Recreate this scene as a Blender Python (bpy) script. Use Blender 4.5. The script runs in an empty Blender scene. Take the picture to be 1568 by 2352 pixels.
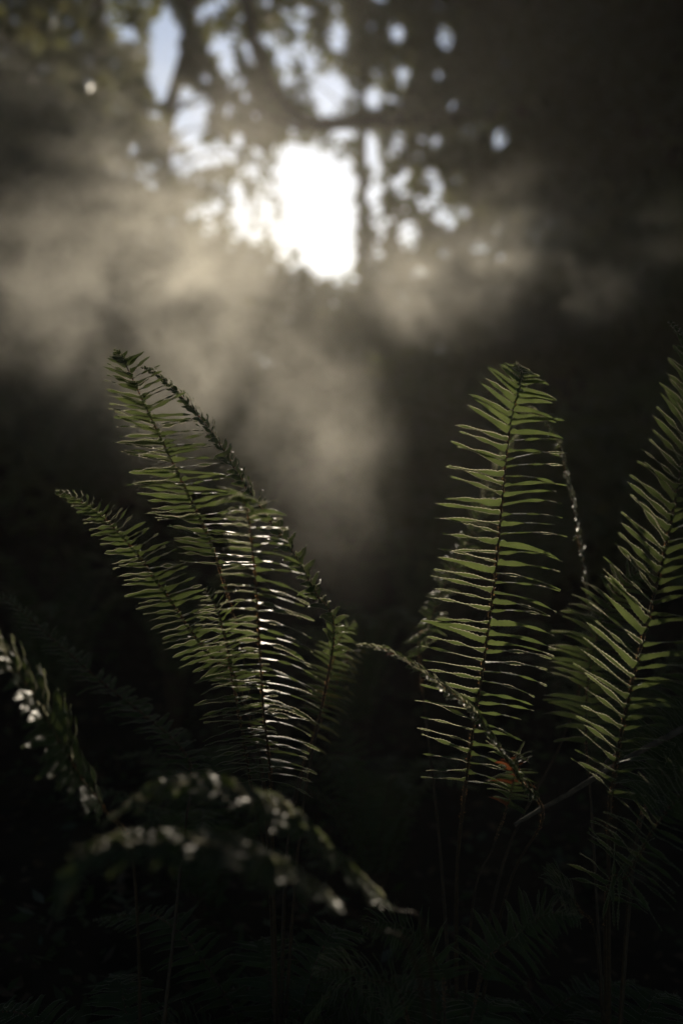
import bpy, math, random
import numpy as np
from mathutils import Vector

R = math.radians
rng = np.random.default_rng(7)
random.seed(7)
sc = bpy.context.scene
col = sc.collection

# ------------------------------------------------------------------ camera
CAM_Z = 0.85
LENS, SH = 35.0, 36.0
cam_d = bpy.data.cameras.new("camera")
cam = bpy.data.objects.new("camera", cam_d)
col.objects.link(cam)
cam.location = (0, 0, CAM_Z)
cam.rotation_euler = (R(90), 0, 0)
cam_d.sensor_fit = 'VERTICAL'
cam_d.sensor_height = SH
cam_d.sensor_width = 24.0
cam_d.lens = LENS
cam_d.clip_start = 0.02
cam_d.clip_end = 500
cam_d.dof.use_dof = True
cam_d.dof.focus_distance = 1.58
cam_d.dof.aperture_fstop = 1.4
cam_d.dof.aperture_blades = 9
sc.camera = cam

# ------------------------------------------------------------------ sky, sun
SUN_EL, SUN_AZ = 17.3, -1.55            # the azimuth is measured from +Y towards +X
world = bpy.data.worlds.new("World")
sc.world = world
world.use_nodes = True
wn = world.node_tree
wn.nodes.clear()
sky = wn.nodes.new('ShaderNodeTexSky')
sky.sky_type = 'NISHITA'
sky.sun_disc = False
sky.sun_elevation = R(SUN_EL)
sky.sun_rotation = R(SUN_AZ)
sky.air_density = 1.0
sky.dust_density = 0.3
sky.ozone_density = 2.5
bg = wn.nodes.new('ShaderNodeBackground')
bg.inputs['Strength'].default_value = 0.1
wo = wn.nodes.new('ShaderNodeOutputWorld')
wn.links.new(sky.outputs[0], bg.inputs['Color'])
wn.links.new(bg.outputs[0], wo.inputs['Surface'])

sun_d = bpy.data.lights.new("sun", 'SUN')
sun_d.energy = 5.0
sun_d.angle = R(0.53)
sun_d.color = (1.0, 0.87, 0.69)
sun = bpy.data.objects.new("sun", sun_d)
col.objects.link(sun)
sdir = Vector((math.sin(R(SUN_AZ)) * math.cos(R(SUN_EL)), math.cos(R(SUN_AZ)) * math.cos(R(SUN_EL)), math.sin(R(SUN_EL))))
sun.rotation_euler = sdir.to_track_quat('Z', 'Y').to_euler()
sun.location = sdir * 30

sc.view_settings.view_transform = 'Standard'
sc.view_settings.look = 'None'
sc.view_settings.exposure = 0.0
sc.view_settings.gamma = 1.0
sc.view_settings.use_curve_mapping = False
sc.render.engine = 'CYCLES'
cy = sc.cycles
cy.max_bounces = 5
cy.diffuse_bounces = 2
cy.glossy_bounces = 2
cy.transmission_bounces = 3
cy.volume_bounces = 1
cy.transparent_max_bounces = 24
cy.caustics_reflective = False
cy.caustics_refractive = False
cy.sample_clamp_indirect = 3.0
cy.use_denoising = True
try:
    cy.denoiser = 'OPENIMAGEDENOISE'
except Exception:
    pass

# ------------------------------------------------------------------ helpers
K = SH / LENS


def P(px, py, d):
    """a point d metres ahead of the tripod, px/py on a 1568x2352 grid"""
    return np.array([(px - 784) / 2352 * K * d, d, CAM_Z + (1176 - py) / 2352 * K * d])


def tag(o, label=None, cat=None, group=None, kind=None):
    if label: o['label'] = label
    if cat: o['category'] = cat
    if group: o['group'] = group
    if kind: o['kind'] = kind
    return o


def empty(name, loc):
    o = bpy.data.objects.new(name, None)
    o.empty_display_size = 0.1
    o.location = loc
    col.objects.link(o)
    return o


class MB:
    def __init__(s):
        s.v, s.f, s.m, s.uv, s.n = [], [], [], [], 0

    def add(s, verts, faces, mat=0, uv=None):
        verts = np.asarray(verts, float).reshape(-1, 3)
        faces = np.asarray(faces, int) + s.n
        s.v.append(verts)
        s.f.append(faces)
        s.m.append(np.full(len(faces), mat, int))
        s.uv.append(np.zeros((len(verts), 2)) if uv is None else np.asarray(uv, float))
        s.n += len(verts)

    def build(s, name, mats, parent=None, smooth=True):
        v = np.concatenate(s.v)
        uv = np.concatenate(s.uv)
        mi = np.concatenate(s.m)
        off = np.zeros(3)
        if parent is not None:
            p = parent
            while p is not None:
                off = off + np.array(p.location)
                p = p.parent
        me = bpy.data.meshes.new(name)
        faces = [f for a in s.f for f in a.tolist()]
        me.from_pydata((v - off).tolist(), [], faces)
        for m in (mats if isinstance(mats, (list, tuple)) else [mats]):
            me.materials.append(m)
        me.polygons.foreach_set('material_index', mi.astype(np.int32))
        me.polygons.foreach_set('use_smooth', np.full(len(faces), smooth))
        li = np.empty(len(me.loops), np.int32)
        me.loops.foreach_get('vertex_index', li)
        ul = me.uv_layers.new(name='UVMap')
        ul.data.foreach_set('uv', uv[li].astype(np.float32).ravel())
        me.update()
        o = bpy.data.objects.new(name, me)
        col.objects.link(o)
        if parent is not None:
            o.parent = parent
        return o


def nrm(a):
    a = np.asarray(a, float)
    return a / (np.linalg.norm(a, axis=-1, keepdims=True) + 1e-12)


def spline(pts, n):
    """Catmull-Rom through pts, n samples evenly spaced along its length"""
    p = np.asarray(pts, float)
    p = np.vstack([2 * p[0] - p[1], p, 2 * p[-1] - p[-2]])
    out = []
    for i in range(1, len(p) - 2):
        t = np.linspace(0, 1, 24, endpoint=False)[:, None]
        a, b, c, d = p[i - 1], p[i], p[i + 1], p[i + 2]
        out.append(0.5 * (2 * b + (c - a) * t + (2 * a - 5 * b + 4 * c - d) * t ** 2 + (3 * b - a - 3 * c + d) * t ** 3))
    out.append(p[-2][None])
    q = np.vstack(out)
    s = np.concatenate([[0], np.cumsum(np.linalg.norm(np.diff(q, axis=0), axis=1))])
    u = np.linspace(0, s[-1], n)
    return np.stack([np.interp(u, s, q[:, k]) for k in range(3)], 1), s[-1]


def tube(mb, pts, radii, sides=7, mat=0, lump=0.0):
    pts = np.asarray(pts, float)
    n = len(pts)
    radii = np.broadcast_to(radii, (n,))
    T = nrm(np.gradient(pts, axis=0))
    up = np.array([0.13, 0.97, 0.2]) if abs(T[0][1]) < 0.9 else np.array([1.0, 0, 0])
    A = nrm(np.cross(T, up))
    B = np.cross(T, A)
    ang = np.linspace(0, 2 * math.pi, sides, endpoint=False)
    rr = radii[:, None] * (1 + (0 if lump is None else lump * rng.normal(size=(n, sides))) + np.zeros((n, sides)))
    v = pts[:, None, :] + rr[..., None] * (np.cos(ang)[None, :, None] * A[:, None, :] + np.sin(ang)[None, :, None] * B[:, None, :])
    uv = np.stack(np.meshgrid(np.linspace(0, 1, sides), np.linspace(0, 1, n)), -1).reshape(-1, 2)
    f = []
    for i in range(n - 1):
        for j in range(sides):
            k = (j + 1) % sides
            f.append((i * sides + j, i * sides + k, (i + 1) * sides + k, (i + 1) * sides + j))
    mb.add(v.reshape(-1, 3), f, mat, uv)
    mb.add(v[-1], [tuple(range(sides))] if sides == 4 else [(0, i, i + 1, i + 1) for i in range(1, sides - 1)][:0] or [(0, 1, 2, 3)], mat)


def cards(mb, c, length, width, dirs, norms, mat=0):
    """small pointed leaf-shaped faces, slightly folded along the middle"""
    n = len(c)
    d = nrm(dirs)
    w = nrm(np.cross(d, norms))
    nn = np.cross(w, d)
    L = np.broadcast_to(length, (n,))[:, None]
    W = np.broadcast_to(width, (n,))[:, None]
    b = c - d * L * .5
    t = c + d * L * .5 - nn * L * .12
    l_ = c - w * W * .5 - nn * W * .15 - d * L * .06
    r_ = c + w * W * .5 - nn * W * .15 - d * L * .06
    v = np.stack([b, l_, t, r_], 1).reshape(-1, 3)
    f = np.arange(4 * n).reshape(n, 4)
    uv = np.tile(np.array([[.5, 0], [0, .5], [.5, 1], [1, .5]]), (n, 1))
    mb.add(v, f, mat, uv)


# ------------------------------------------------------------------ materials
def mat(name):
    m = bpy.data.materials.new(name)
    m.use_nodes = True
    nt = m.node_tree
    nt.nodes.clear()
    out = nt.nodes.new('ShaderNodeOutputMaterial')
    return m, nt, out


def noise(nt, scale, detail=4, rough=.55, coord='Object'):
    tc = nt.nodes.new('ShaderNodeTexCoord')
    no = nt.nodes.new('ShaderNodeTexNoise')
    no.inputs['Scale'].default_value = scale
    no.inputs['Detail'].default_value = detail
    no.inputs['Roughness'].default_value = rough
    nt.links.new(tc.outputs[coord], no.inputs['Vector'])
    return no


def ramp(nt, src, stops):
    r = nt.nodes.new('ShaderNodeValToRGB')
    e = r.color_ramp.elements
    while len(e) < len(stops): e.new(.5)
    for k, (p, c) in enumerate(stops):
        e[k].position = p
        e[k].color = (*c, 1)
    nt.links.new(src, r.inputs[0])
    return r


def leaf_mat(name, c0, c1, t0, t1, fac, rough=.42, scale=30, spec=.5):
    m, nt, out = mat(name)
    no = noise(nt, scale)
    r = ramp(nt, no.outputs[0], [(.3, c0), (.7, c1)])
    r2 = ramp(nt, no.outputs[0], [(.3, t0), (.7, t1)])
    pb = nt.nodes.new('ShaderNodeBsdfPrincipled')
    pb.inputs['Roughness'].default_value = rough
    pb.inputs['Specular IOR Level'].default_value = spec
    tr = nt.nodes.new('ShaderNodeBsdfTranslucent')
    mx = nt.nodes.new('ShaderNodeMixShader')
    mx.inputs[0].default_value = fac
    bump = nt.nodes.new('ShaderNodeBump')
    bump.inputs['Strength'].default_value = .35
    bump.inputs['Distance'].default_value = .002
    n2 = noise(nt, scale * 8, 2)
    nt.links.new(n2.outputs[0], bump.inputs['Height'])
    nt.links.new(bump.outputs[0], pb.inputs['Normal'])
    nt.links.new(r.outputs[0], pb.inputs['Base Color'])
    nt.links.new(r2.outputs[0], tr.inputs['Color'])
    nt.links.new(pb.outputs[0], mx.inputs[1])
    nt.links.new(tr.outputs[0], mx.inputs[2])
    nt.links.new(mx.outputs[0], out.inputs['Surface'])
    return m


def solid_mat(name, c0, c1, scale, rough=.85, bump_d=.01, detail=6, spec=.3):
    m, nt, out = mat(name)
    no = noise(nt, scale, detail)
    r = ramp(nt, no.outputs[0], [(.35, c0), (.68, c1)])
    pb = nt.nodes.new('ShaderNodeBsdfPrincipled')
    pb.inputs['Roughness'].default_value = rough
    pb.inputs['Specular IOR Level'].default_value = spec
    bump = nt.nodes.new('ShaderNodeBump')
    bump.inputs['Strength'].default_value = .7
    bump.inputs['Distance'].default_value = bump_d
    nt.links.new(no.outputs[0], bump.inputs['Height'])
    nt.links.new(bump.outputs[0], pb.inputs['Normal'])
    nt.links.new(r.outputs[0], pb.inputs['Base Color'])
    nt.links.new(pb.outputs[0], out.inputs['Surface'])
    return m


M_FERN = leaf_mat('fern_leaflet', (.024, .045, .017), (.045, .076, .027), (.10, .135, .043), (.165, .205, .063), .44, .48, 40, .28)
M_FERN_DRY = leaf_mat('fern_leaflet_dry', (.09, .03, .012), (.16, .06, .022), (.20, .05, .02), (.28, .09, .03), .4, .5, 60)
M_FERN_YEL = leaf_mat('fern_leaflet_yellow', (.10, .10, .02), (.14, .13, .03), (.30, .28, .06), (.36, .32, .08), .45, .45, 40)
M_MARGIN_RIM_LIGHT = leaf_mat('fern_margin_rim_light', (.18, .18, .12), (.28, .27, .18), (.56, .55, .37), (.7, .66, .48), .6, .4, 90)  # paler than the blade: rim light painted along the leaflet edges
M_STEM = solid_mat('fern_stem', (.03, .02, .01), (.08, .045, .02), 160, .6, .001)
M_SCALE = leaf_mat('stem_scale', (.16, .08, .035), (.28, .15, .07), (.48, .25, .11), (.6, .34, .15), .4, .65, 80)
M_CROWN = leaf_mat('conifer_spray', (.03, .045, .016), (.058, .068, .026), (.13, .15, .05), (.21, .20, .07), .45, .5, 3)
M_BUSH = leaf_mat('bush_leaf', (.04, .055, .02), (.075, .085, .03), (.19, .22, .07), (.30, .28, .10), .45, .5, 4)
M_BARK = solid_mat('bark', (.025, .018, .012), (.075, .055, .038), 14, .9, .02)
M_GROUND = solid_mat('forest_floor', (.018, .013, .009), (.05, .036, .022), 5, .95, .05, 10, .1)
M_LITTER = leaf_mat('leaf_litter', (.05, .03, .015), (.10, .06, .03), (.10, .06, .03), (.16, .09, .04), .3, .6, 8)
M_HERB = leaf_mat('ground_herb', (.025, .04, .012), (.05, .07, .02), (.08, .11, .03), (.12, .16, .04), .4, .4, 12)
M_STICK = solid_mat('dead_stick', (.04, .03, .02), (.13, .10, .07), 60, .8, .002)

# ------------------------------------------------------------------ ground
_nx = rng.uniform(0, 6.28, 40); _ka = rng.uniform(0, 6.28, 40); _kf = np.concatenate([rng.uniform(.3, 1.2, 20), rng.uniform(1.5, 5, 20)])


def sstep(a):
    a = np.clip(a, 0, 1)
    return a * a * (3 - 2 * a)


def ground_h(x, y):
    x = np.asarray(x, float); y = np.asarray(y, float)
    h = 2.9 * sstep((y - 1.8) / 11.5) ** 1.1
    h = h - .7 * sstep((y - 13.2) / 8)
    h = h + 1.5 * sstep((-x - .7) / 4.2) * sstep((y - 1.5) / 7)
    h = h + 1.1 * sstep((x - .5) / 4.0) * sstep((y - 2.5) / 7)
    for k in range(40):
        amp = .045 if k < 20 else .012
        h = h + amp * np.sin(_kf[k] * (x * np.cos(_ka[k]) + y * np.sin(_ka[k])) + _nx[k]) * .6
    return h - .02


def axis(lo, hi, c, fine, k):
    a = [c]
    s = fine
    while a[-1] < hi:
        a.append(a[-1] + s); s *= k
    b = [c]
    s = fine
    while b[-1] > lo:
        b.append(b[-1] - s); s *= k
    return np.array(sorted(set(b + a)))


gx = np.clip(axis(-40, 40, 0, .06, 1.025), -40, 40); gy = np.clip(axis(-40, 40, 2, .06, 1.022), -40, 40)
GX, GY = np.meshgrid(gx, gy)
GZ = ground_h(GX, GY)
nxx, nyy = len(gx), len(gy)
idx = np.arange(nxx * nyy).reshape(nyy, nxx)
gf = np.stack([idx[:-1, :-1], idx[:-1, 1:], idx[1:, 1:], idx[1:, :-1]], -1).reshape(-1, 4)
g = MB(); g.add(np.stack([GX, GY, GZ], -1).reshape(-1, 3), gf)
tag(g.build('ground', M_GROUND), kind='structure')

# ------------------------------------------------------------------ canopy density (where the crowns leave openings)
GAP = np.array([(612, 345), (660, 322), (700, 335), (735, 345), (770, 365), (816, 370), (826, 440), (823, 500), (826, 605), (800, 628), (750, 640), (712, 625), (686, 565), (664, 505), (642, 430)], float)
HOLES = [  # px, py, rx, ry, how open
    (378, 120, 34, 105, .985), (430, 260, 36, 60, .95), (395, 365, 32, 30, .97), (450, 355, 42, 40, .97), (462, 548, 20, 26, .96), (420, 488, 14, 18, .95),
    (775, 80, 22, 38, .96), (760, 215, 32, 44, .96), (785, 302, 26, 18, .97), (852, 450, 18, 22, .97), (850, 335, 20, 36, .97), (855, 225, 28, 28, .97),
    (937, 542, 28, 36, .97), (980, 462, 34, 14, .97), (858, 595, 18, 18, .97), (1148, 322, 18, 22, .985), (1160, 150, 15, 15, .97), (500, 105, 22, 30, .97),
    (520, 150, 22, 30, .97), (545, 185, 18, 20, .97), (690, 60, 16, 16, .97), (910, 70, 18, 24, .97), (925, 180, 18, 30, .97),
    (1020, 90, 20, 30, .97), (480, 20, 20, 20, .97), (290, 75, 20, 20, .97), (648, 565, 22, 42, .95), (628, 618, 20, 20, .85), (1555, 345, 14, 18, .97), (640, 130, 14, 14, .97),
]


_hr = np.random.default_rng(11)
for (x0, x1, y0, y1, k, r0_, r1_) in [(440, 1060, -40, 440, 80, 8, 14), (395, 615, 310, 640, 34, 8, 17), (830, 1010, 300, 640, 26, 7, 14), (1060, 1300, 0, 420, 9, 6, 10), (250, 440, -20, 330, 14, 7, 12), (1400, 1568, 100, 500, 5, 5, 8), (220, 400, 240, 670, 60, 11, 22), (870, 1110, 440, 620, 12, 8, 13)]:
    for _ in range(k):
        r = _hr.uniform(r0_, r1_)
        HOLES.append((_hr.uniform(x0, x1), _hr.uniform(y0, y1), r * _hr.uniform(.8, 1.2), r * _hr.uniform(.9, 1.5), .99))


HOLES.append((864, 450, 14, 130, .9))
HOLES += [(590, 450, 66, 95, .68), (500, 440, 60, 110, .55), (560, 550, 42, 50, .6), (755, 215, 40, 52, .97), (655, 150, 22, 60, .86), (530, 120, 26, 50, .86), (1040, 492, 38, 26, .9), (440, 270, 42, 66, .97), (378, 130, 34, 100, .98)]


def in_poly(px, py, poly):
    ins = np.zeros(len(px), bool)
    j = len(poly) - 1
    for i in range(len(poly)):
        xi, yi = poly[i]; xj, yj = poly[j]
        c = ((yi > py) != (yj > py)) & (px < (xj - xi) * (py - yi) / (yj - yi + 1e-9) + xi)
        ins ^= c
        j = i
    return ins


def open_keep(p, small=True):
    """thin the foliage where the forest has its openings"""
    d = np.maximum(p[:, 1], .3)
    px = 784 + p[:, 0] / d / K * 2352 + rng.normal(0, 4, len(p))
    py = 1176 - (p[:, 2] - CAM_Z) / d / K * 2352 + rng.normal(0, 4, len(p))
    keep = np.ones(len(p))
    for hx, hy, rx, ry, s in (HOLES if small else HOLES[:4]):
        q = ((px - hx) / rx) ** 2 + ((py - hy) / ry) ** 2
        keep *= 1 - s * np.clip((1.5 - q) / .7, 0, 1)
    jag = 6 * np.sin(p[:, 0] * 31 + p[:, 2] * 17) + rng.normal(0, 7, len(p))
    keep[in_poly(px + jag, py + np.roll(jag, 1), GAP)] = 0
    return p[rng.uniform(size=len(p)) < keep]


def foliage(mb, centres, rad, n, size, keep=True, flat=.7, droop=.6):
    pts = []
    for c, r in zip(centres, np.broadcast_to(rad, (len(centres),))):
        k = max(6, int(n))
        q = rng.normal(size=(k, 3)) * .5
        q *= np.minimum(1, 1.1 / (np.linalg.norm(q, axis=1, keepdims=True) + 1e-6))
        pts.append(c + q * np.array([r, r, r * flat]))
    p = np.concatenate(pts)
    if keep: p = open_keep(p, keep != 'near')
    n = len(p)
    if n == 0: return
    d = rng.normal(size=(n, 3)); d[:, 2] = d[:, 2] * .5 - droop
    nn = rng.normal(size=(n, 3)); nn[:, 2] += .6
    L = size * rng.uniform(.6, 1.4, n)
    cards(mb, p, L, L * rng.uniform(.3, .5, n), d, nn)


def branch_to(mb, a, b, r, sag=.12):
    a = np.asarray(a, float); b = np.asarray(b, float)
    m = (a + b) / 2 + rng.normal(size=3) * .08 * np.linalg.norm(b - a) + np.array([0, 0, sag * np.linalg.norm(b - a)])
    q, _ = spline([a, m, b], 9)
    tube(mb, q, np.linspace(r, r * .3, 9), 5)


def tree(name, label, trunk_pts, r0, r1, centres, rad, n, size, limbs=(), keep=True, group='trees of the dark wood', branches=14, cat='tree', droop=.6):
    base = np.array(trunk_pts[0], float)
    root = empty(name, base)
    tag(root, label, cat, group)
    q, Ln = spline(trunk_pts, max(14, int(6 * len(trunk_pts))))
    t = MB()
    rr = r0 + (r1 - r0) * np.linspace(0, 1, len(q)) ** .8
    rr[:3] *= np.array([1.5, 1.2, 1.05])
    tube(t, q, rr, 10, 0, .05)
    t.build('trunk', M_BARK, root)
    for lp, la, lb in limbs:
        lq, _ = spline(lp, 26)
        m = MB(); tube(m, lq, np.linspace(la, lb, 26), 8, 0, .05)
        m.build('limb', M_BARK, root)
    c = MB()
    foliage(c, centres, rad, n, size, keep, droop=droop)
    cb = c.build('crown', M_CROWN, root, smooth=False)
    if branches:
        ids = rng.permutation(len(centres))[:branches]
        for i in ids:
            b = MB()
            k = np.argmin(np.linalg.norm(q - (centres[i] - np.array([0, 0, .3])), axis=1))
            branch_to(b, q[k], centres[i], max(.012, rr[k] * .3))
            b.build('branch', M_BARK, root)
    return root


def box_pts(n, px, py, d):
    a = np.stack([rng.uniform(*px, n), rng.uniform(*py, n), rng.uniform(*d, n)], 1)
    return np.array([P(*r) for r in a])


def on_ground(x, y, sink=.05):
    return np.array([x, y, float(ground_h(x, y)) - sink])


def gp(px, d, sink=.05):
    return on_ground((px - 784) / 2352 * K * d, d, sink)


# --- trees in the picture
tree('slim_tree', 'slim straight tree right beside the bright opening', [gp(838, 12.2), P(835, 600, 12.2), P(831, 300, 12.2), P(827, 0, 12.2), P(822, -330, 12.2)], .062, .045,
     np.vstack([box_pts(46, (780, 1010), (-320, 330), (11.3, 13.4)), box_pts(16, (840, 960), (330, 620), (11.6, 13)), box_pts(26, (630, 850), (-300, 340), (11.4, 13)), box_pts(26, (865, 1120), (400, 650), (11.6, 13.2))]), .55, 190, .14)
tree('leaning_tree', 'bent dark tree whose long limb arches over the bright opening', [gp(1400, 11), P(1390, 700, 11), P(1370, 400, 11), P(1365, 100, 11), P(1350, -300, 11)], .16, .08,
     np.vstack([box_pts(70, (940, 1480), (-320, 430), (10.2, 12.6)), box_pts(26, (560, 800), (-300, 60), (11.3, 13))]), .62, 190, .15,
     limbs=[([P(1368, 240, 11), P(1250, 255, 11), P(1080, 266, 10.9), P(940, 272, 10.8), P(800, 280, 10.8), P(710, 284, 10.8), P(645, 235, 10.9), P(600, 150, 11), P(570, 40, 11), P(550, -120, 11)], .095, .06)])
tree('forked_tree', 'forked tree beside the pale blue sky left of the opening', [gp(372, 11.6), P(368, 700, 11.6), P(376, 450, 11.6), P(385, 290, 11.6), P(405, 190, 11.6), P(432, 90, 11.6), P(428, -60, 11.6), P(420, -320, 11.6)], .10, .06,
     np.vstack([box_pts(52, (250, 640), (-320, 330), (10.8, 13)), box_pts(26, (380, 640), (400, 640), (11, 12.8)), box_pts(34, (420, 630), (170, 460), (11, 12.8))]), .52, 180, .14,
     limbs=[([P(432, 70, 11.6), P(455, 120, 11.5), P(500, 190, 11.4), P(570, 245, 11.3), P(640, 275, 11.2), P(690, 300, 11.1)], .05, .03),
            ([P(432, 90, 11.6), P(445, 20, 11.6), P(470, -100, 11.7), P(500, -250, 11.8)], .04, .02)])
tree('broad_conifer', 'broad hazy conifer filling the upper left edge', [gp(-40, 7.2), P(-40, 500, 7.2), P(-45, 100, 7.2), P(-50, -500, 7.2)], .16, .08,
     np.vstack([box_pts(40, (-330, 230), (-450, 300), (6.4, 8.2)), box_pts(30, (-150, 360), (250, 800), (6.6, 8.4))]), .5, 170, .13, keep='near')
tree('hillside_conifer', 'hazy conifer on the bank between the left edge and the forked tree', [gp(235, 13.5), P(230, 400, 13.5), P(228, 0, 13.5), P(225, -350, 13.5)], .15, .07,
     np.vstack([box_pts(52, (60, 330), (-300, 650), (12.6, 14.6))]), .8, 200, .17)
tree('dark_conifer', 'densest black conifer in the upper right corner', [gp(1560, 9.5), P(1560, 500, 9.5), P(1565, 0, 9.5), P(1570, -300, 9.5)], .22, .12,
     np.vstack([box_pts(90, (1280, 1800), (-350, 520), (8.6, 10.6))]), .75, 230, .17)
tree('shadowed_conifer', 'shadowed conifer standing behind the horizontal end of the arching limb', [gp(1180, 14), P(1180, 400, 14), P(1178, 0, 14), P(1175, -300, 14)], .17, .08,
     np.vstack([box_pts(80, (990, 1380), (-300, 480), (13, 15.2))]), .85, 220, .18)
tree('far_conifer', 'far dark conifer beyond the bank at the right edge', [gp(1480, 16), P(1480, 300, 16), P(1480, -200, 16)], .18, .08,
     np.vstack([box_pts(80, (1270, 1760), (-300, 560), (15, 17.5))]), 1.1, 200, .22)

# --- unseen trees around and above, added to block the skylight
SHADE = [
    ('unseen_shade_conifer', 'unseen shade conifer overhanging from the left side', (-4.6, 4.2), (-3.2, 4.0), 3.4),
    ('unseen_shade_conifer', 'unseen shade conifer overhanging from the right side', (4.4, 3.8), (3.0, 3.6), 3.4),
    ('unseen_shade_conifer', 'unseen shade conifer behind the left shoulder', (-3.8, -3.2), (-2.6, -2.6), 3.6),
    ('unseen_shade_conifer', 'unseen shade conifer behind the right shoulder', (3.9, -2.8), (2.6, -2.4), 3.6),
    ('unseen_shade_conifer', 'unseen shade conifer at the back of the clearing', (.4, -7.5), (.2, -6.5), 3.6),
    ('unseen_shade_conifer', 'unseen shade conifer on the left bank', (-6.6, 8.4), (-5.8, 8.0), 3.2),
    ('unseen_shade_conifer', 'unseen shade conifer on the right bank', (6.4, 8.0), (5.6, 7.8), 3.2),
    ('unseen_shade_conifer', 'unseen shade conifer far left of the camera', (-8.2, .5), (-7.2, .5), 3.2),
    ('unseen_shade_conifer', 'unseen shade conifer far right of the camera', (8.2, .5), (7.2, .5), 3.2),
    ('unseen_shade_conifer', 'unseen shade conifer at the left end of the bank', (-8.8, 12.0), (-8, 11.5), 3.0),
    ('unseen_shade_conifer', 'unseen shade conifer at the right end of the bank', (8.8, 12.0), (8, 11.5), 3.0),
    ('unseen_shade_conifer', 'unseen shade conifer far behind to the left', (-5.5, -8.0), (-5.5, -8.0), 3.0),
    ('unseen_shade_conifer', 'unseen shade conifer far behind to the right', (5.5, -8.0), (5.5, -8.0), 3.0),
]
for nm, lb, (bx, by), (cx, cy_), rr_ in SHADE:
    b0 = on_ground(bx, by)
    tp = [b0, b0 + np.array([.1, .05, 3]), b0 + np.array([.15, 0, 6]), b0 + np.array([.2, .1, 9.5])]
    top = np.stack([cx + rng.uniform(-rr_, rr_, 70), cy_ + rng.uniform(-rr_, rr_, 70), rng.uniform(6.6, 9.3, 70)], 1)
    a = rng.uniform(0, 6.28, 40)
    low = np.stack([bx + np.cos(a) * rng.uniform(.3, 1.6, 40) + (.9 if bx > 0 else -.9) * (abs(bx) > 1), by + np.sin(a) * rng.uniform(.3, 1.6, 40) - .9 * (by < 0), b0[2] + rng.uniform(1, 6.5, 40)], 1)
    tree(nm, lb, tp, .24, .1, np.vstack([top, low]), .95, 60, .42, keep=False, branches=20, group='unseen shade trees overhead')

# ------------------------------------------------------------------ bushes on the banks
BUSH = [  # label, px, d, half width, height
    ('tall hazy bush at the left edge under the broad conifer', 40, 8.2, .9, 2.3),
    ('rounded hazy bush on the left bank in front of the hillside conifer', 210, 9.4, .9, 1.9),
    ('bushy thicket at the foot of the forked tree', 380, 10.6, .9, 1.9),
    ('low bush on the crest left of the opening', 560, 11.8, .85, 1.5),
    ('small bush on the crest under the bright opening', 735, 12.4, .95, 1.25),
    ('low bush at the foot of the slim tree', 890, 11.9, .8, 1.35),
    ('sunlit tangled bush on the right bank below the small sky holes', 1010, 10.4, .8, 1.15),
    ('wide bush on the right bank under the arching limb', 1180, 9.4, .95, 1.7),
    ('shaded bush on the right bank below the leaning tree', 1350, 8.6, .9, 1.6),
    ('dark bush at the right edge', 1530, 7.8, .9, 1.7),
    ('dim bush low on the left bank near the left edge', 90, 6.0, .6, 1.0),
    ('dim bush at the foot of the left bank', 330, 6.8, .65, .9),
    ('low scrub on the slope below the opening', 640, 8.3, .75, 1.0),
    ('leafy scrub on the slope just left of the slim tree', 770, 8.4, .7, 1.0),
    ('low scrub on the slope below the slim tree', 880, 8.0, .65, .65),
    ('leafy shrub catching light on the right slope', 985, 6.0, .5, 1.0),
    ('leafy shrub catching light on the left slope', 465, 6.5, .45, 1.35),
    ('shadowy bush behind the tall right fern', 1120, 6.2, .6, .8),
    ('shadowy bush behind the far right fern', 1420, 5.4, .6, .9),
]
for lb, px, d, w, h in BUSH:
    b0 = gp(px, d)
    root = empty('bush', b0)
    tag(root, lb, 'bush', 'bushes on the banks')
    nc = int(26 * (w / .8) * (h / 1.2) ** .7) + 6
    a = rng.uniform(0, 6.28, nc); r_ = np.sqrt(rng.uniform(0, 1, nc)) * w
    zz = rng.uniform(.1, 1, nc) * h * (1 - .45 * (r_ / w) ** 2) * rng.uniform(.75, 1.1, nc)
    cx = b0[0] + np.cos(a) * r_; cyy = b0[1] + np.sin(a) * r_
    cs = np.stack([cx, cyy, ground_h(cx, cyy) + zz], 1)
    f = MB(); foliage(f, cs, .34, 130, .11, 'near', droop=.1)
    f.build('foliage', M_BUSH, root, smooth=False)
    for i in rng.permutation(nc)[:7]:
        s = MB()
        branch_to(s, b0 + rng.normal(size=3) * np.array([.06, .06, 0]), cs[i], .018)
        s.build('stem', M_BARK, root)

# ------------------------------------------------------------------ ferns
TEETH = 15


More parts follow.
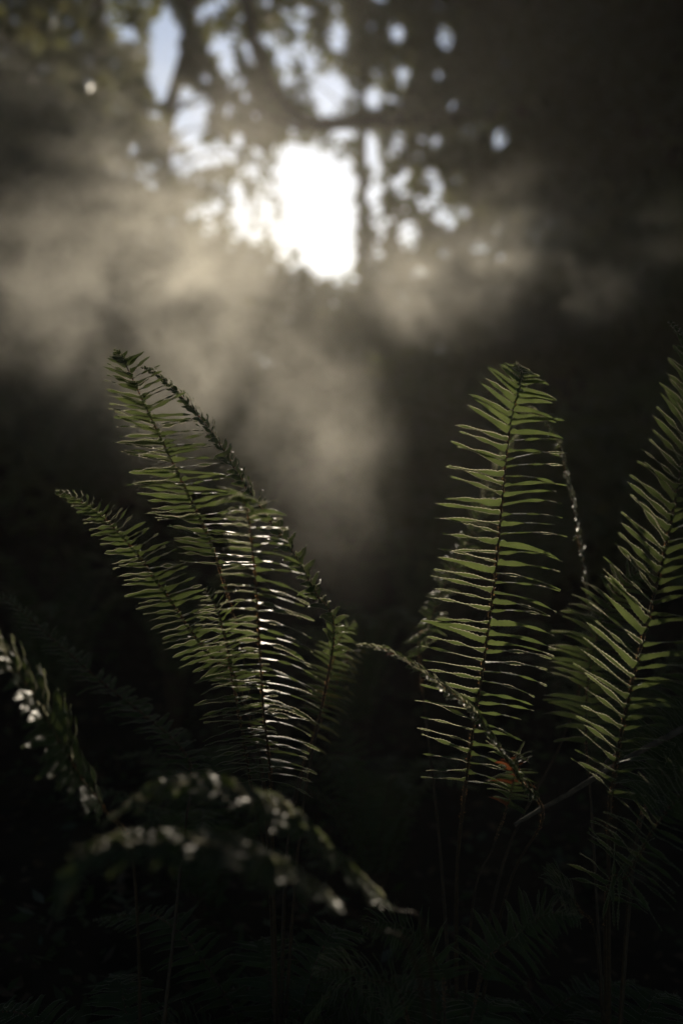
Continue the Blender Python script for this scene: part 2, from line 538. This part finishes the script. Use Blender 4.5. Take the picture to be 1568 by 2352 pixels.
def pinna(mb, p, d, W, N, L, w, bend, droop, m=0, curl=0.0, aur=1):
    ns = TEETH * 2 + 1
    s = np.linspace(0, 1, ns)
    dd = d[None] + s[:, None] ** 1.3 * (bend[None] + np.array([0, 0, -droop])[None]) + (s[:, None] ** 3) * curl * -N[None]
    dd = nrm(dd)
    step = L / (ns - 1)
    c = p + np.concatenate([np.zeros((1, 3)), np.cumsum(dd[:-1] * step, 0)])
    Wv = nrm(W[None] - dd * (dd @ W)[:, None])
    Nv = np.cross(dd, Wv)
    tw = (s ** 1.2 * rng.normal(0, .45) + .25 * np.sin(s * 7 + rng.uniform(0, 6)) * rng.uniform(.2, 1))[:, None]
    Wv, Nv = Wv * np.cos(tw) + Nv * np.sin(tw), Nv * np.cos(tw) - Wv * np.sin(tw)
    prof = np.minimum(1, (s / .035 + .12)) ** .6 * (1 - s ** 2.0) ** .75 * (1.0 - .15 * s)
    tooth = np.where(np.arange(ns) % 2 == 1, 1.16, .9)
    up = w * .5 * prof * tooth
    lo = w * .5 * prof * np.roll(tooth, 0)
    up = up + aur * w * .55 * np.exp(-((s - .06) / .035) ** 2)
    up[-1] = lo[-1] = 0.0001
    wav = .10 * np.sin(s * rng.uniform(9, 16) + rng.uniform(0, 6)) * w
    f1 = .12 * w * prof
    a = c + Wv * up[:, None] + Nv * (f1 + wav)[:, None]
    b = c - Wv * lo[:, None] + Nv * (f1 - wav)[:, None]
    v = np.stack([a, c, b], 1).reshape(-1, 3)
    uv = np.stack([np.repeat(s, 3), np.tile([0, .5, 1], ns)], 1)
    f = []
    for i in range(ns - 1):
        k = 3 * i
        f += [(k, k + 1, k + 4, k + 3), (k + 1, k + 2, k + 5, k + 4)]
    mb.add(v, f, m, uv)
    # the bristle-toothed margin, bent out of the blade; rim light in its colour
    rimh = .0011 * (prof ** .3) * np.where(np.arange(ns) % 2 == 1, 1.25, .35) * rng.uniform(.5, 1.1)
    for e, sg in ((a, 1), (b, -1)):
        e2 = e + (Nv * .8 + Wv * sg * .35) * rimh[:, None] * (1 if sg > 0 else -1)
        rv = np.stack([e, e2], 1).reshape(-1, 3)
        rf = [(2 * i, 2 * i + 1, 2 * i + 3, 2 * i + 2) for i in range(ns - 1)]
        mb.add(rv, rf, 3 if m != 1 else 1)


def rot(v, ax, a):
    return v * math.cos(a) + np.cross(ax, v) * math.sin(a) + ax * np.dot(ax, v) * (1 - math.cos(a))


def frond(root, ctrl, hint, L=.1, t0=.3, n=40, tilt=25, fwd=10, droop=.35, bend=.1, dry=.0, yellow=False, w=None, lr=(1, 1), r0=.0035, missing=.03, taper=3.2, lowk=.75, droops=None, scales=True, label=None, raw=False, curl=.0, skew=0):
    pts = [np.array(c, float) for c in ctrl] if raw else [P(*c) for c in ctrl]
    q, ln = spline(pts, 260)
    if isinstance(t0, tuple):
        qx = 784 + q[:, 0] / q[:, 1] / K * 2352; qy = 1176 - (q[:, 2] - CAM_Z) / q[:, 1] / K * 2352
        t0 = float(np.argmin((qx - t0[0]) ** 2 + (qy - t0[1]) ** 2)) / 259
    T = nrm(np.gradient(q, axis=0))
    hint = nrm(np.array(hint, float))
    mb = MB()
    ts = t0 + (1 - t0) * (1 - (1 - np.linspace(0, 1, n)) ** 1.12)
    for i, t in enumerate(ts):
        u = (t - t0) / (1 - t0)
        k = min(259, int(t * 259))
        Tk = T[k]
        Nk = nrm(hint - Tk * np.dot(hint, Tk))
        S = np.cross(Tk, Nk)
        prof = (lowk + (1 - lowk) * sstep(u / .3)) * max(.03, 1 - u ** taper) ** .85
        for sd, kk in ((1, lr[1]), (-1, lr[0])):
            if rng.uniform() < missing: continue
            ll = L * kk * prof * rng.uniform(.8, 1.08)
            if ll < .004: continue
            a = R(fwd - sd * skew * (1 - u ** 6) + 30 * u ** 3 + 22 * u ** 8 + rng.normal(0, 5.5))
            d = nrm(S * sd * math.cos(a) + Tk * math.sin(a) + Nk * rng.normal(.05, .06))
            W0 = nrm(Tk - d * np.dot(d, Tk))
            W_ = rot(W0, d, R(tilt * sd + rng.normal(0, 13)))
            N_ = np.cross(d, W_) * sd
            ww = (w or L * .125) * (.55 + .45 * prof) * rng.uniform(.9, 1.1)
            m = 1 if rng.uniform() < dry else (2 if yellow else 0)
            dr = (droops[0] if sd < 0 else droops[1]) if droops else droop
            pinna(mb, q[k] + Nk * .0006, d, W_, Nk, ll, ww, Tk * bend * rng.uniform(.4, 1.3), dr * rng.uniform(.6, 1.4), m, curl + (rng.uniform(.6, 2.2) if m == 1 else 0) + (rng.uniform(.5, 1.2) if rng.uniform() < .06 else 0))
    k0 = int(t0 * 259)
    tube(mb, q[k0:258:3], np.linspace(r0 * .3, r0 * .1, len(q[k0:258:3])), 4, 0, None)
    fr = mb.build('frond', [M_FERN, M_FERN_DRY, M_FERN_YEL, M_MARGIN_RIM_LIGHT], root)
    if label: fr['label'] = label
    st = MB()
    rad = np.linspace(r0, r0 * .22, 130)
    tube(st, q[::2], rad, 6, 0, .06)
    if scales:
        ns = int(ln * 650)
        ii = rng.integers(int(t0 * 230), 250, ns)
        off = nrm(rng.normal(size=(ns, 3)))
        rr = np.interp(ii, [0, 259], [r0, r0 * .22])[:, None]
        cards(st, q[ii] + off * rr * 1.3, rng.uniform(.004, .009, ns) * (1 - ii / 420), .0016, off + T[ii] * .7, rng.normal(size=(ns, 3)), 1)
    st.build('stem', [M_STEM, M_SCALE], fr)
    return fr


def fern(label, px, d, group='sword ferns in the foreground'):
    b = gp(px, d, .0)
    root = empty('sword_fern', b)
    tag(root, label, 'fern', group)
    # short scaly rootstock at the base
    m = MB()
    for _ in range(9):
        a = rng.uniform(0, 6.28)
        e = b + np.array([math.cos(a) * .035, math.sin(a) * .035, rng.uniform(.03, .07)])
        tube(m, spline([b - np.array([0, 0, .03]), (b + e) / 2 + np.array([0, 0, .01]), e], 6)[0], np.linspace(.012, .006, 6), 6, 0, .12)
    m.build('rootstock', M_STEM, root)
    return root, b


def bpx(b):
    d = b[1]
    return (784 + b[0] / d / K * 2352, 1176 - (b[2] - CAM_Z) / d / K * 2352, d)


# left fern: two tall leaning fronds, the broad upright one, the low arching one
A, b = fern('tall sunlit fern left of the middle with leaning fronds', 640, 1.62)
B0 = bpx(b)
frond(A, [B0, (612, 1900, 1.62), (560, 1520, 1.63), (492, 1270, 1.62), (435, 1140, 1.61), (388, 1045, 1.60), (335, 935, 1.585), (296, 852, 1.575), (280, 822, 1.585), (266, 806, 1.595)], (.15, -.85, .5), L=.085, t0=(500, 1300), n=54, tilt=70, fwd=2, skew=24, taper=4.2, droops=(.05, .22), bend=.08, missing=.07, w=.0115)
frond(A, [B0, (690, 1900, 1.66), (765, 1470, 1.7), (725, 1365, 1.71), (672, 1270, 1.71), (608, 1180, 1.71), (556, 1105, 1.70), (498, 1010, 1.69), (430, 925, 1.67), (362, 862, 1.65), (318, 842, 1.62)], (.75, -.25, .55), L=.075, t0=(770, 1500), n=52, tilt=18, fwd=14, droop=.3, bend=.12, w=.0125)
frond(A, [B0, (628, 2000, 1.58), (622, 1790, 1.52), (606, 1640, 1.48), (597, 1500, 1.44), (590, 1370, 1.41), (580, 1260, 1.39), (569, 1178, 1.37), (560, 1150, 1.34), (545, 1142, 1.26)], (0, -.9, .35), L=.088, t0=(622, 1790), n=46, tilt=58, fwd=-2, skew=9, droops=(.4, .6), bend=.1, lr=(.8, 1.08), missing=.04, w=.0105)
frond(A, [B0, (620, 1900, 1.64), (550, 1580, 1.63), (490, 1512, 1.62), (436, 1445, 1.61), (394, 1382, 1.6), (352, 1325, 1.6), (318, 1275, 1.59), (250, 1200, 1.58), (180, 1148, 1.57), (118, 1128, 1.56)], (-.30, -.55, .75), L=.066, t0=(545, 1570), n=46, tilt=66, fwd=8, skew=22, droops=(.25, .3), bend=.12, w=.0115)
frond(A, [B0, (660, 1950, 1.7), (700, 1750, 1.85), (760, 1600, 1.98), (792, 1520, 2.05), (800, 1492, 2.02), (796, 1540, 1.95), (797, 1600, 1.92)], (.1, -.9, .4), L=.052, t0=.62, n=18, tilt=20, fwd=10, droop=.6, yellow=True)
frond(A, [B0, (655, 2000, 1.7), (690, 1800, 1.78), (735, 1640, 1.86), (770, 1500, 1.92), (790, 1450, 1.95), (820, 1425, 1.97)], (.4, -.5, .6), L=.055, t0=(735, 1640), n=20, tilt=50, fwd=8, droop=.5, dry=.04)
frond(A, [B0, (620, 2050, 1.6), (585, 1850, 1.56), (556, 1680, 1.53), (530, 1540, 1.52), (505, 1420, 1.52), (470, 1345, 1.5)], (-.2, -.8, .5), L=.07, t0=(575, 1760), n=34, tilt=58, fwd=4, droop=.4)

# right fern: the sharp upright frond, two drooping ones behind it, the short bright one in front
Bf, b = fern('sharp upright fern right of the middle', 1050, 1.62)
B0 = bpx(b)
frond(Bf, [B0, (1048, 2050, 1.6), (1065, 1830, 1.59), (1083, 1690, 1.585), (1106, 1545, 1.58), (1124, 1410, 1.575), (1139, 1290, 1.57), (1150, 1170, 1.57), (1161, 1050, 1.575), (1175, 950, 1.59), (1192, 888, 1.62), (1192, 856, 1.66), (1184, 838, 1.71)], (.05, -.95, .25), L=.104, t0=(1068, 1790), n=52, tilt=66, fwd=6, droops=(.12, .5), bend=.05, missing=.015, lr=(1.02, 1.0), w=.0115, taper=5.5, r0=.0042)
frond(Bf, [B0, (1150, 2000, 1.72), (1290, 1700, 1.85), (1352, 1480, 1.93), (1345, 1350, 1.95), (1325, 1220, 1.95), (1305, 1110, 1.94), (1282, 1020, 1.92), (1240, 955, 1.9), (1200, 950, 1.86)], (.8, -.2, .5), L=.085, t0=(1352, 1480), n=40, tilt=15, fwd=10, droop=.7)
frond(Bf, [B0, (1010, 1950, 1.75), (962, 1500, 1.98), (985, 1440, 2.0), (1012, 1365, 2.02), (1050, 1290, 2.03), (1088, 1218, 2.03), (1118, 1130, 2.02), (1150, 1060, 2.0), (1200, 985, 1.96)], (-.75, -.25, .5), L=.08, t0=(962, 1500), n=46, tilt=10, fwd=14, droop=.35)
frond(Bf, [B0, (1160, 2060, 1.56), (1245, 1880, 1.5), (1200, 1800, 1.49), (1150, 1725, 1.47), (1085, 1635, 1.455), (1010, 1575, 1.44), (955, 1535, 1.43), (900, 1500, 1.42), (850, 1485, 1.41), (812, 1482, 1.40)], (.1, -.16, 1), L=.06, t0=(1220, 1840), n=50, tilt=0, fwd=24, droop=.25, dry=.03, w=.0105)
frond(Bf, [B0, (1085, 2080, 1.62), (1130, 1950, 1.66), (1165, 1850, 1.69), (1180, 1780, 1.7), (1185, 1735, 1.69), (1200, 1745, 1.66)], (.3, -.7, .4), L=.05, t0=(1165, 1850), n=22, tilt=30, droop=.6, dry=.14)

# far right fern: the tall frond cut by the edge, low dark fronds
Cf, b = fern('tall dim fern cut off by the right edge', 1400, 1.52)
B0 = bpx(b)
frond(Cf, [B0, (1396, 1960, 1.5), (1410, 1780, 1.48), (1432, 1650, 1.47), (1462, 1520, 1.46), (1500, 1370, 1.46), (1535, 1220, 1.45), (1562, 1080, 1.45), (1582, 950, 1.46), (1584, 850, 1.48), (1570, 780, 1.51), (1540, 742, 1.55)], (-.2, -.9, .3), L=.098, t0=(1405, 1820), n=52, tilt=62, fwd=30, droops=(-.1, .5), bend=-.25, w=.0115, r0=.0042)
frond(Cf, [B0, (1460, 1950, 1.66), (1530, 1780, 1.78), (1600, 1600, 1.86), (1640, 1450, 1.9)], (-.3, -.8, .4), L=.1, t0=(1530, 1780), n=34, tilt=35, droop=.5)
frond(Cf, [B0, (1360, 1900, 1.68), (1345, 1700, 1.76), (1350, 1560, 1.8), (1380, 1430, 1.82), (1430, 1340, 1.8), (1500, 1290, 1.78)], (.1, -.8, .5), L=.09, t0=(1345, 1700), n=34, tilt=35, droop=.5)
frond(Cf, [B0, (1450, 1980, 1.5), (1500, 1820, 1.6), (1560, 1700, 1.62), (1640, 1600, 1.62)], (-.3, -.7, .5), L=.09, t0=(1490, 1850), n=34, tilt=45, fwd=16, droop=.5)
frond(Cf, [B0, (1390, 2080, 1.5), (1440, 2010, 1.45), (1500, 1905, 1.42), (1568, 1818, 1.4), (1660, 1730, 1.36)], (-.25, -.75, .5), L=.085, t0=(1400, 2060), n=34, tilt=45, fwd=12, droop=.6)
frond(Cf, [B0, (1370, 2180, 1.52), (1330, 2090, 1.52), (1300, 2050, 1.5), (1270, 2040, 1.48)], (.0, -.5, .8), L=.06, t0=(1330, 2060), n=28, tilt=20, droop=.5)

# lower left fern: grey-green glossy fronds reaching out of the left edge
Df, b = fern('glossy grey fern spreading over the lower left corner', 330, 1.42)
B0 = bpx(b)
frond(Df, [B0, (310, 2020, 1.38), (240, 1862, 1.32), (190, 1795, 1.29), (148, 1725, 1.27), (100, 1640, 1.25), (58, 1570, 1.23), (0, 1490, 1.2), (-60, 1440, 1.16)], (.25, -.32, .92), L=.09, t0=(225, 1850), n=32, tilt=-5, fwd=20, droop=.35, bend=.25, w=.0155)
frond(Df, [B0, (420, 1950, 1.6), (440, 1790, 1.78), (418, 1722, 1.84), (340, 1650, 1.88), (262, 1590, 1.92), (200, 1538, 1.94), (110, 1458, 1.96), (10, 1372, 1.98), (-80, 1330, 1.98)], (.2, -.16, .98), L=.066, t0=(440, 1790), n=44, tilt=0, fwd=18, droop=.35, w=.011)

# nearest fern: blurred fronds arching to the left across the bottom
Ef, b = fern('blurred nearest fern arching across the bottom', 1010, 1.42)
B0 = bpx(b)
frond(Ef, [B0, (985, 2190, 1.17), (900, 2085, 1.11), (800, 1995, 1.08), (722, 1925, 1.06), (650, 1868, 1.05), (560, 1828, 1.04), (460, 1802, 1.04), (350, 1815, 1.05), (262, 1872, 1.06), (225, 1910, 1.06)], (0, -.22, 1), scales=False, L=.058, t0=(880, 2070), n=42, tilt=0, fwd=24, droop=.45, w=.0105)
frond(Ef, [B0, (960, 2240, 1.1), (850, 2130, 1.02), (760, 2060, .98), (690, 2018, .96), (600, 1972, .95), (500, 1945, .94), (380, 1935, .93), (270, 1945, .92), (200, 1975, .91), (150, 2040, .90), (128, 2120, .895)], (0, -.22, 1), scales=False, L=.056, t0=(760, 2060), n=38, tilt=0, fwd=24, droop=.55, w=.0115)
frond(Ef, [B0, (1020, 2300, 1.46), (1000, 2215, 1.48), (950, 2150, 1.48), (880, 2120, 1.47), (830, 2135, 1.46)], (0, -.4, .9), L=.07, t0=(1010, 2250), n=26, tilt=30, fwd=14, droop=.5)
frond(Ef, [B0, (930, 2320, 1.40), (850, 2250, 1.38), (780, 2225, 1.35), (720, 2240, 1.32)], (0, -.4, .9), L=.06, t0=(930, 2320), n=24, tilt=30, fwd=14, droop=.5)
frond(Ef, [B0, (1100, 2260, 1.42), (1190, 2150, 1.43), (1260, 2100, 1.42), (1330, 2110, 1.4)], (0, -.4, .9), L=.075, t0=(1110, 2240), n=26, tilt=30, fwd=14, droop=.5)

# low fronds spreading close to the ground round each rootstock
for F_, hs in ((A, .30), (Bf, .19), (Cf, .22), (Df, .24), (Ef, .24)):
    b = np.array(F_.location)
    a0 = rng.uniform(0, 6.28)
    for i in range(7):
        a = a0 + i * .9 + rng.normal(0, .15)
        hh = hs * rng.uniform(.6, 1.0); o = rng.uniform(.28, .5)
        dv = np.array([math.cos(a), math.sin(a) * .7 + .1, 0])
        c = [b, b + dv * o * .25 + np.array([0, 0, hh * .6]), b + dv * o * .6 + np.array([0, 0, hh * .95]), b + dv * o + np.array([0, 0, hh * .8])]
        frond(F_, c, np.array([0, -.2, 1]) - dv * .3, L=.085, t0=.14, n=32, tilt=15, fwd=12, droop=.45, raw=True)

# ferns further up the slope, soft in the distance
BACK = [
    ('soft pale fern high on the slope behind the tallest left frond', 400, 3.6, .8),
    ('soft fern on the slope between the left and the right fern', 820, 3.4, .62),
    ('soft fern on the slope just left of the tall right fern', 960, 4.2, .9),
    ('small soft fern low behind the bright short frond', 860, 2.5, .5),
    ('dark soft fern behind the far right fern', 1400, 3.0, .7),
    ('dark soft fern on the left slope near the left edge', 120, 3.4, .7),
    ('soft fern in the haze under the left bank', 560, 5.0, .8),
    ('soft fern on the right slope under the shaded bush', 1230, 4.6, .8),
    ('small dark fern at the left among the lower fronds', 470, 2.3, .45),
]
for lb, px, d, sz in BACK:
    F_, b = fern(lb, px, d, 'ferns further up the slope')
    nf = 9
    a0 = rng.uniform(0, 6.28)
    for i in range(nf):
        a = a0 + i * 6.283 / nf + rng.normal(0, .15)
        h = sz * rng.uniform(.75, 1.05); o = sz * rng.uniform(.4, .75)
        dv = np.array([math.cos(a), math.sin(a), 0])
        c = [b, b + dv * o * .2 + np.array([0, 0, h * .5]), b + dv * o * .55 + np.array([0, 0, h * .88]), b + dv * o + np.array([0, 0, h * .86])]
        frond(F_, c, np.array([0, 0, 1]) - dv * .3, L=.085, t0=.25, n=26, tilt=10, fwd=10, droop=.4, raw=True, scales=False, missing=0)

# ------------------------------------------------------------------ fallen stick, litter, herbs
s = MB()
q, _ = spline([P(1180, 1895, 1.5), P(1235, 1862, 1.5), P(1300, 1826, 1.5), P(1372, 1782, 1.51), P(1470, 1725, 1.53), P(1568, 1672, 1.55), P(1680, 1600, 1.58)], 50)
tube(s, q, np.linspace(.0028, .0062, 50), 8, 0, .07)
q2, _ = spline([P(1372, 1782, 1.51), P(1400, 1740, 1.52), P(1440, 1722, 1.55)], 10)
tube(s, q2, np.linspace(.003, .001, 10), 6, 0, .05)
tag(s.build('dead_stick', M_STICK), 'thin bare stick slanting between the right ferns', 'stick')

n = 9000
x = rng.uniform(-4, 4, n); y = .3 + 9 * rng.uniform(0, 1, n) ** 1.3
pp = np.stack([x, y, ground_h(x, y) + rng.uniform(.004, .03, n)], 1)
d = rng.normal(size=(n, 3)); d[:, 2] *= .25
nn = rng.normal(size=(n, 3)) * .4; nn[:, 2] += 1
m = MB(); L = rng.uniform(.02, .06, n); cards(m, pp, L, L * .5, d, nn)
tag(m.build('leaf_litter', M_LITTER, smooth=False), 'brown fallen leaves strewn over the forest floor', 'leaf litter', kind='stuff')

m = MB()
nc = 1500
x = rng.uniform(-3.5, 3.5, nc); y = .55 + 9 * rng.uniform(0, 1, nc) ** 1.2
zb = ground_h(x, y)
for k in range(9):
    a = rng.uniform(0, 6.28, nc); r_ = rng.uniform(.01, .09, nc)
    c = np.stack([x + np.cos(a) * r_, y + np.sin(a) * r_, zb + rng.uniform(.01, .16, nc)], 1)
    d = np.stack([np.cos(a), np.sin(a), rng.uniform(-.3, .9, nc)], 1)
    nn = rng.normal(size=(nc, 3)) * .3; nn[:, 2] += 1
    L = rng.uniform(.02, .06, nc)
    cards(m, c, L, L * .45, d, nn)
tag(m.build('ground_cover', M_HERB, smooth=False), 'low dark green herbs covering the forest floor', 'ground cover', kind='stuff')

# ------------------------------------------------------------------ haze
HX, HY0, HY1, HZ0, HZ1 = 42, -42, 42, -2.0, 11.5
hv = [(x, y, z) for x in (-HX, HX) for y in (HY0, HY1) for z in (HZ0, HZ1)]
hf = [(0, 1, 3, 2), (4, 6, 7, 5), (0, 4, 5, 1), (2, 3, 7, 6), (0, 2, 6, 4), (1, 5, 7, 3)]
mh = bpy.data.materials.new('haze_air')
mh.use_nodes = True
nt = mh.node_tree
nt.nodes.clear()
o_ = nt.nodes.new('ShaderNodeOutputMaterial')
pv = nt.nodes.new('ShaderNodeVolumePrincipled')
pv.inputs['Color'].default_value = (.92, .9, .86, 1)
pv.inputs['Density'].default_value = 0.0015
pv.inputs['Anisotropy'].default_value = 0.7
nt.links.new(pv.outputs[0], o_.inputs['Volume'])
h = MB(); h.add(hv, hf)
tag(h.build('haze', mh, smooth=False), 'pale sunlit haze hanging in the wood', 'haze', kind='stuff')

# ------------------------------------------------------------------ drifting mist
import bmesh


def mist(label, loc, size, dens, seed, scale=1.6, lo=.42, hi=.75, rz=0.0):
    m = bpy.data.materials.new('mist_air')
    m.use_nodes = True
    nt = m.node_tree
    nt.nodes.clear()
    L = nt.links.new
    out = nt.nodes.new('ShaderNodeOutputMaterial')
    tc = nt.nodes.new('ShaderNodeTexCoord')
    ln = nt.nodes.new('ShaderNodeVectorMath'); ln.operation = 'LENGTH'
    L(tc.outputs['Object'], ln.inputs[0])
    fall = nt.nodes.new('ShaderNodeMapRange'); fall.interpolation_type = 'SMOOTHSTEP'
    fall.inputs['From Min'].default_value = 1.0; fall.inputs['From Max'].default_value = .15
    L(ln.outputs['Value'], fall.inputs['Value'])
    geo = nt.nodes.new('ShaderNodeNewGeometry')
    mp = nt.nodes.new('ShaderNodeVectorMath'); mp.operation = 'ADD'
    mp.inputs[1].default_value = (seed * 3.1, seed * 1.7, seed * 2.3)
    L(geo.outputs['Position'], mp.inputs[0])
    no = nt.nodes.new('ShaderNodeTexNoise')
    no.inputs['Scale'].default_value = scale
    no.inputs['Detail'].default_value = 3
    no.inputs['Roughness'].default_value = .55
    no.inputs['Distortion'].default_value = .6
    L(mp.outputs[0], no.inputs['Vector'])
    rg = nt.nodes.new('ShaderNodeMapRange'); rg.interpolation_type = 'SMOOTHSTEP'
    rg.inputs['From Min'].default_value = lo; rg.inputs['From Max'].default_value = hi
    L(no.outputs[0], rg.inputs['Value'])
    mu = nt.nodes.new('ShaderNodeMath'); mu.operation = 'MULTIPLY'
    L(fall.outputs[0], mu.inputs[0]); L(rg.outputs[0], mu.inputs[1])
    m2 = nt.nodes.new('ShaderNodeMath'); m2.operation = 'MULTIPLY'; m2.inputs[1].default_value = dens
    L(mu.outputs[0], m2.inputs[0])
    pv = nt.nodes.new('ShaderNodeVolumePrincipled')
    pv.inputs['Color'].default_value = (.90, .88, .80, 1)
    pv.inputs['Anisotropy'].default_value = .55
    L(m2.outputs[0], pv.inputs['Density'])
    L(pv.outputs[0], out.inputs['Volume'])
    bm = bmesh.new(); bmesh.ops.create_icosphere(bm, subdivisions=3, radius=1)
    me = bpy.data.meshes.new('mist'); bm.to_mesh(me); bm.free()
    me.materials.append(m)
    o = bpy.data.objects.new('mist', me); col.objects.link(o)
    o.location = loc; o.scale = size; o.rotation_euler = (0, 0, rz)
    tag(o, label, 'mist', kind='stuff')
    return o


mist('wide bank of sunlit mist drifting over the left slope', P(235, 670, 2.55), (.76, .75, .68), .72, 1, 4.2, .42, .72)
mist('thin mist hanging over the left bank', P(170, 540, 4.8), (1.5, 1.8, 1.3), .29, 4, 2.6, .38, .72)
mist('column of lit mist under the bright opening', P(715, 1020, 3.3), (.36, .9, .56), .30, 2, 4.2, .42, .70)
mist('wisps of lit mist over the right bank', P(1050, 630, 2.5), (.36, .6, .2), .36, 3, 4.6, .42, .70)
mist('faint mist drifting low over the right bank', P(1180, 640, 4.5), (.9, 1.3, .42), .42, 5, 2.8, .40, .70)
mist('thin low mist trailing down between the two lit ferns', P(735, 1130, 2.1), (.24, .45, .32), .22, 7, 5.0, .40, .70)
